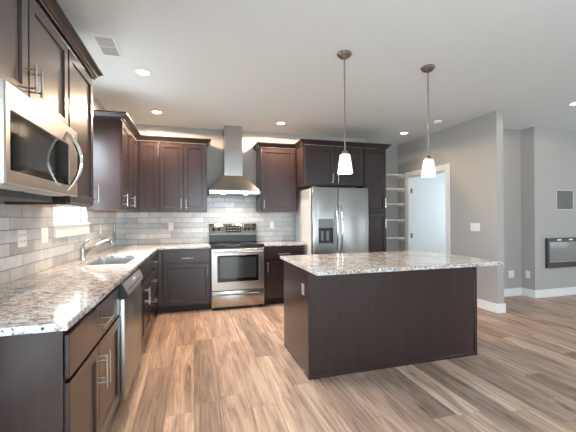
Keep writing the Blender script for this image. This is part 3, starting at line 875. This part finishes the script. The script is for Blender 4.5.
MB().box(-hw_ + f, hw_ - f, -.0035, -.0006, f, hh_ - f).build('back_plate', 'niche_grey', mbx)

# ---------------------------------------------------------------- ceiling fittings
def spot(name, loc, power, color, angle=174, blend=.10, r=.05):
    l = bpy.data.lights.new(name, 'SPOT'); l.energy = power; l.color = color
    l.spot_size = math.radians(angle); l.spot_blend = blend; l.shadow_soft_size = r
    o = bpy.data.objects.new(name, l); COL.objects.link(o); o.location = loc
    return o
def downlight(label, x, y, power=140, cone=174, blend=.12):
    t = thing('recessed_downlight', label, 'ceiling light', (x, y, H - .004))
    MB().lathe([(.075, .0035), (.078, .0), (.074, -.003), (.058, -.002), (.056, .0035)], cap=False).build('trim_ring', 'trim_white', t)
    MB().lathe([(.0555, .003), (.0555, .0005)], seg=24).build('lens', 'lens_glow', t)
    spot('downlight_beam', (x, y, H - .02), power, WARM, cone, blend)
downlight('lit recessed downlight over the dishwasher, nearest the ceiling vent', -.461, 3.476, 100, 125, .5)
downlight('lit recessed downlight above the left corner wall cabinets', -.457, 4.733, 120)
downlight('lit recessed downlight in front of the hood, above the range side', 1.279, 4.804, 115)
downlight('lit recessed downlight beside the pantry cabinet top', 3.448, 4.841, 14, 130, .6)
downlight('lit recessed downlight at the right edge, in front of the fireplace wall', 4.66, 3.006, 14)
vt = thing('ceiling_vent', 'white ceiling air vent above the near left cabinets', 'vent', (-.670, 3.03, H - .008))
mb = MB()
vx, vy = .085, .175
mb.box(-vx, vx, -vy, -vy + .028, 0, .0075, .002); mb.box(-vx, vx, vy - .028, vy, 0, .0075, .002)
mb.box(-vx, -vx + .022, -vy + .028, vy - .028, 0, .0075, .002); mb.box(vx - .022, vx, -vy + .028, vy - .028, 0, .0075, .002)
mb.box(-vx + .022, vx - .022, -.006, .006, 0, .0075)
mb.build('frame', 'trim_white', vt)
mb = MB()
for k in range(22):
    y = -vy + .034 + k * (2 * vy - .068) / 21
    mb.box(-vx + .022, vx - .022, y - .0035, y + .0035, .001, .006)
mb.build('slats', 'grille_grey', vt)
MB().box(-vx + .022, vx - .022, -vy + .028, vy - .028, .0065, .0075).build('backing', 'mid_grey', vt)
sm = thing('smoke_detector', 'white round smoke detector on the ceiling by the pantry wall', 'smoke detector', (3.511, 4.105, H - .034))
MB().lathe([(.040, .0), (.052, .006), (.058, .020), (.062, .022), (.062, .0335)]).build('housing', 'plastic_white', sm)
MB().lathe([(.010, -.003), (.012, -.0002)], seg=14).build('button', 'grille_grey', sm)

# pendants
def pendant(label, x, y):
    t = thing('pendant_light', label, 'pendant light', (x, y, 1.681))
    top = H - 1.681
    MB().lathe([(.062, top - .0005), (.066, top - .010), (.060, top - .022), (.040, top - .040), (.014, top - .050), (.006, top - .056)], seg=28).build('canopy', 'bronze_nickel', t)
    mb = MB()
    zc = top - .056
    for k in range(7):
        cz = zc - .014 - k * .026; pts = []
        for j in range(13):
            a = 2 * PI * j / 12; u, v = .0075 * math.cos(a), .018 * math.sin(a)
            pts.append((u, 0, cz + v) if k % 2 else (0, u, cz + v))
        mb.tube(pts, .0024, 6, cap=False)
    mb.build('chain', 'bronze_nickel', t)
    zr = zc - .014 - 6 * .026 - .016
    MB().tube([(0, 0, zr), (0, 0, .205)], .0048, 10).build('rod', 'bronze_nickel', t)
    MB().lathe([(.009, .207), (.014, .203), (.023, .193), (.028, .178), (.028, .1705)], seg=20).build('socket_cap', 'bronze_nickel', t)
    MB().lathe([(.028, .170), (.039, .169), (.045, .159), (.056, .088), (.066, .010), (.064, .005), (.061, .010), (.051, .088), (.040, .155), (.028, .164)], seg=32, cap=False).build('lamp_shade', 'shade_glass', t)
    MB().lathe([(.012, .163), (.013, .140), (.026, .105), (.028, .088), (.016, .068), (.004, .063)], seg=16).build('bulb', 'lens_glow', t)
    l = bpy.data.lights.new('pendant_bulb', 'POINT'); l.energy = 1.6; l.color = (1, .80, .60); l.shadow_soft_size = .03
    o = bpy.data.objects.new('pendant_bulb', l); COL.objects.link(o); o.location = (x, y, 1.70)
pendant('frosted white cone pendant on a nickel rod, left of the two over the island', 1.272, 2.62)
pendant('frosted white cone pendant on a nickel rod, right of the two over the island', 2.155, 2.65)
for s in (-.17, .17):
    spot('hood_lamp_beam', (HX + s, BW - tt - .39, 1.652), 8, (1, .80, .58), 150, .5, .03)
